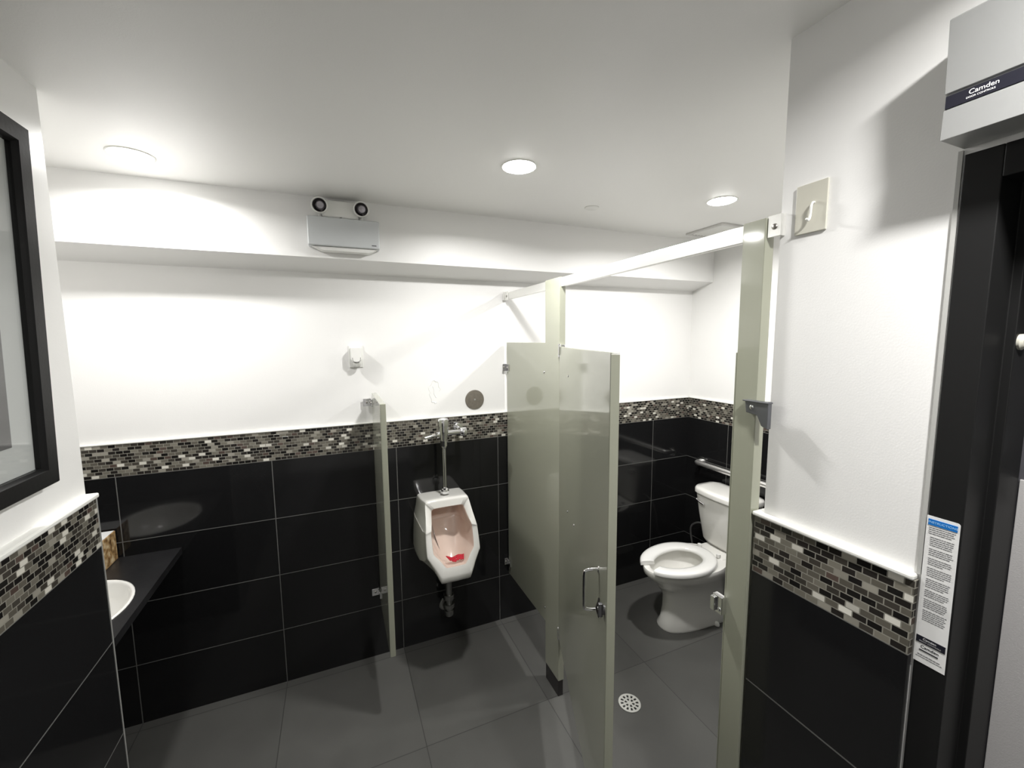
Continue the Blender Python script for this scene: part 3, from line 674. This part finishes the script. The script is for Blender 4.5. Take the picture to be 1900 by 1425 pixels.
# tank
def rrect(x0, x1, hw, z, r=.035, bow=.0, n=6):
    pts = []
    for cx, cy, a in ((x1-r, hw-r, 0), (x0+r, hw-r, 90), (x0+r, -hw+r, 180), (x1-r, -hw+r, 270)):
        for i in range(n+1):
            q = math.radians(a+90*i/n); x = cx+r*math.cos(q); y = cy+r*math.sin(q)
            pts.append((x, y))
    # extra points along the bowed front
    out = []
    for i, (x, y) in enumerate(pts):
        out.append((x, y))
        if i == 2*(n+1)-1:
            for k in range(1, 8): out.append((x0, (hw-r)*(1-2*k/8)))
    return [(x-(bow*(1-(y/hw)**2) if x < (x0+x1)/2 else 0), TY+y, z) for x, y in out]
rs = [rrect(2.285, 2.435, .132, .425, bow=.015), rrect(2.275, 2.438, .147, .45, bow=.02), rrect(2.258, 2.442, .174, .62, bow=.022), rrect(2.245, 2.444, .190, .760, bow=.024)]
obj('tank', MB().rings(rs), CERAMIC, t, 60)
rs = [rrect(2.240, 2.448, .196, .7605, r=.06, bow=.026), rrect(2.232, 2.450, .204, .765, r=.06, bow=.026), rrect(2.232, 2.450, .204, .787, r=.06, bow=.026), rrect(2.238, 2.448, .199, .797, r=.06, bow=.026), rrect(2.27, 2.43, .17, .800, bow=.02)]
obj('tank_lid', MB().rings(rs), CERAMIC, t, 60)
lv = MB().lathe([(.010, 0), (.010, .008), (.006, .014)], (2.232, TY+.150, .715), (-1, 0, 0), 14).tube([(2.222, TY+.150, .715), (2.218, TY+.120, .708), (2.220, TY+.085, .700)], [.005, .006, .007], 10)
obj('flush_lever', lv, CHROME, t, 50)
hose = MB().tube(catmull([(2.33, TY+.125, .45), (2.335, TY+.165, .50), (2.335, TY+.23, .495), (2.335, TY+.285, .45), (2.345, TY+.30, .38), (2.37, TY+.29, .26), (2.41, TY+.27, .19), (XR-.001, TY+.262, .17)], False, 6), .006, 10)
obj('supply_hose', hose, mat('braided hose', (.5, .5, .49), .35, metal=.8), t, 50)
# grab bar
GZ = .902; GX = XR-.058
t = thing('grab_bar', 'stainless steel grab bar on the wall behind the toilet', 'grab bar', (XR, 1.75, GZ))
ya, yb = 2.215, 1.305
path = [(XR-.001, ya, GZ), (XR-.035, ya, GZ), (XR-.052, ya-.006, GZ), (GX, ya-.022, GZ), (GX, ya-.06, GZ), (GX, yb+.06, GZ), (GX, yb+.022, GZ), (XR-.052, yb+.006, GZ), (XR-.035, yb, GZ), (XR-.001, yb, GZ)]
obj('bar', MB().tube(path, .018, 18), mat('satin stainless', (.80, .79, .77), .33, metal=.85), t, 50)
for yy in (ya, yb): obj('flange', MB().lathe([(.038, 0), (.037, .006), (.018, .012)], (XR-.0005, yy, GZ), (-1, 0, 0), 28), CHROME, t, 40)

# floor drain
t = thing('floor_drain', 'round white floor drain grate with ring of holes beside the stall door', 'floor drain', (1.266, 1.517, 0))
def grate():
    m = MB(); bm = bmesh.new(); cx, cy, R = 1.266, 1.517, .054
    # polar grid with punched holes
    N = 48; radii = [0, .010, .014, .022, .027, .038, .045, R]
    solid = lambda k, j: not ((k == 1 and False) or (k == 2 and j % 8 in (0, 1, 2, 3)) or (k == 4 and j % 8 in (2, 3, 4, 5)) or (k == 5 and False))
    radii = [.0, .008, .012, .024, .030, .044, R]
    holes = {2: lambda j: j % 8 < 4, 4: lambda j: j % 4 < 2}
    def P(k, j, z): r = radii[k]; a = 2*PI*j/N; return (cx+r*math.cos(a), cy+r*math.sin(a), z)
    z1, z0 = .004, .0006; vs = []; fs = []
    def q(pts): k = len(vs); vs.extend(pts); fs.append(tuple(range(k, k+len(pts))))
    for k in range(len(radii)-1):
        for j in range(N):
            s_ = not (k in holes and holes[k](j))
            if s_:
                q([P(k, j, z1), P(k+1, j, z1), P(k+1, j+1, z1), P(k, j+1, z1)] if k else [P(0, j, z1), P(1, j, z1), P(1, j+1, z1)])
            else:
                q([P(k, j, z0), P(k, j+1, z0), P(k, j+1, z1), P(k, j, z1)]); q([P(k+1, j, z0), P(k+1, j+1, z0), P(k+1, j+1, z1), P(k+1, j, z1)])
                if holes[k](j-1) is False: q([P(k, j, z0), P(k+1, j, z0), P(k+1, j, z1), P(k, j, z1)])
                if holes[k](j+1) is False: q([P(k, j+1, z0), P(k+1, j+1, z0), P(k+1, j+1, z1), P(k, j+1, z1)])
    for j in range(N): q([P(len(radii)-1, j, z1), P(len(radii)-1, j, 0.0002), P(len(radii)-1, j+1, 0.0002), P(len(radii)-1, j+1, z1)])
    return m.add(vs, fs)
obj('grate', grate(), mat('white grate metal', (.62, .62, .58), .4), t)
obj('drain_well', MB().lathe([(.050, .0003), (0, .0003)], (1.266, 1.517, 0), (0, 0, 1), 32, False), BLACKR, t)
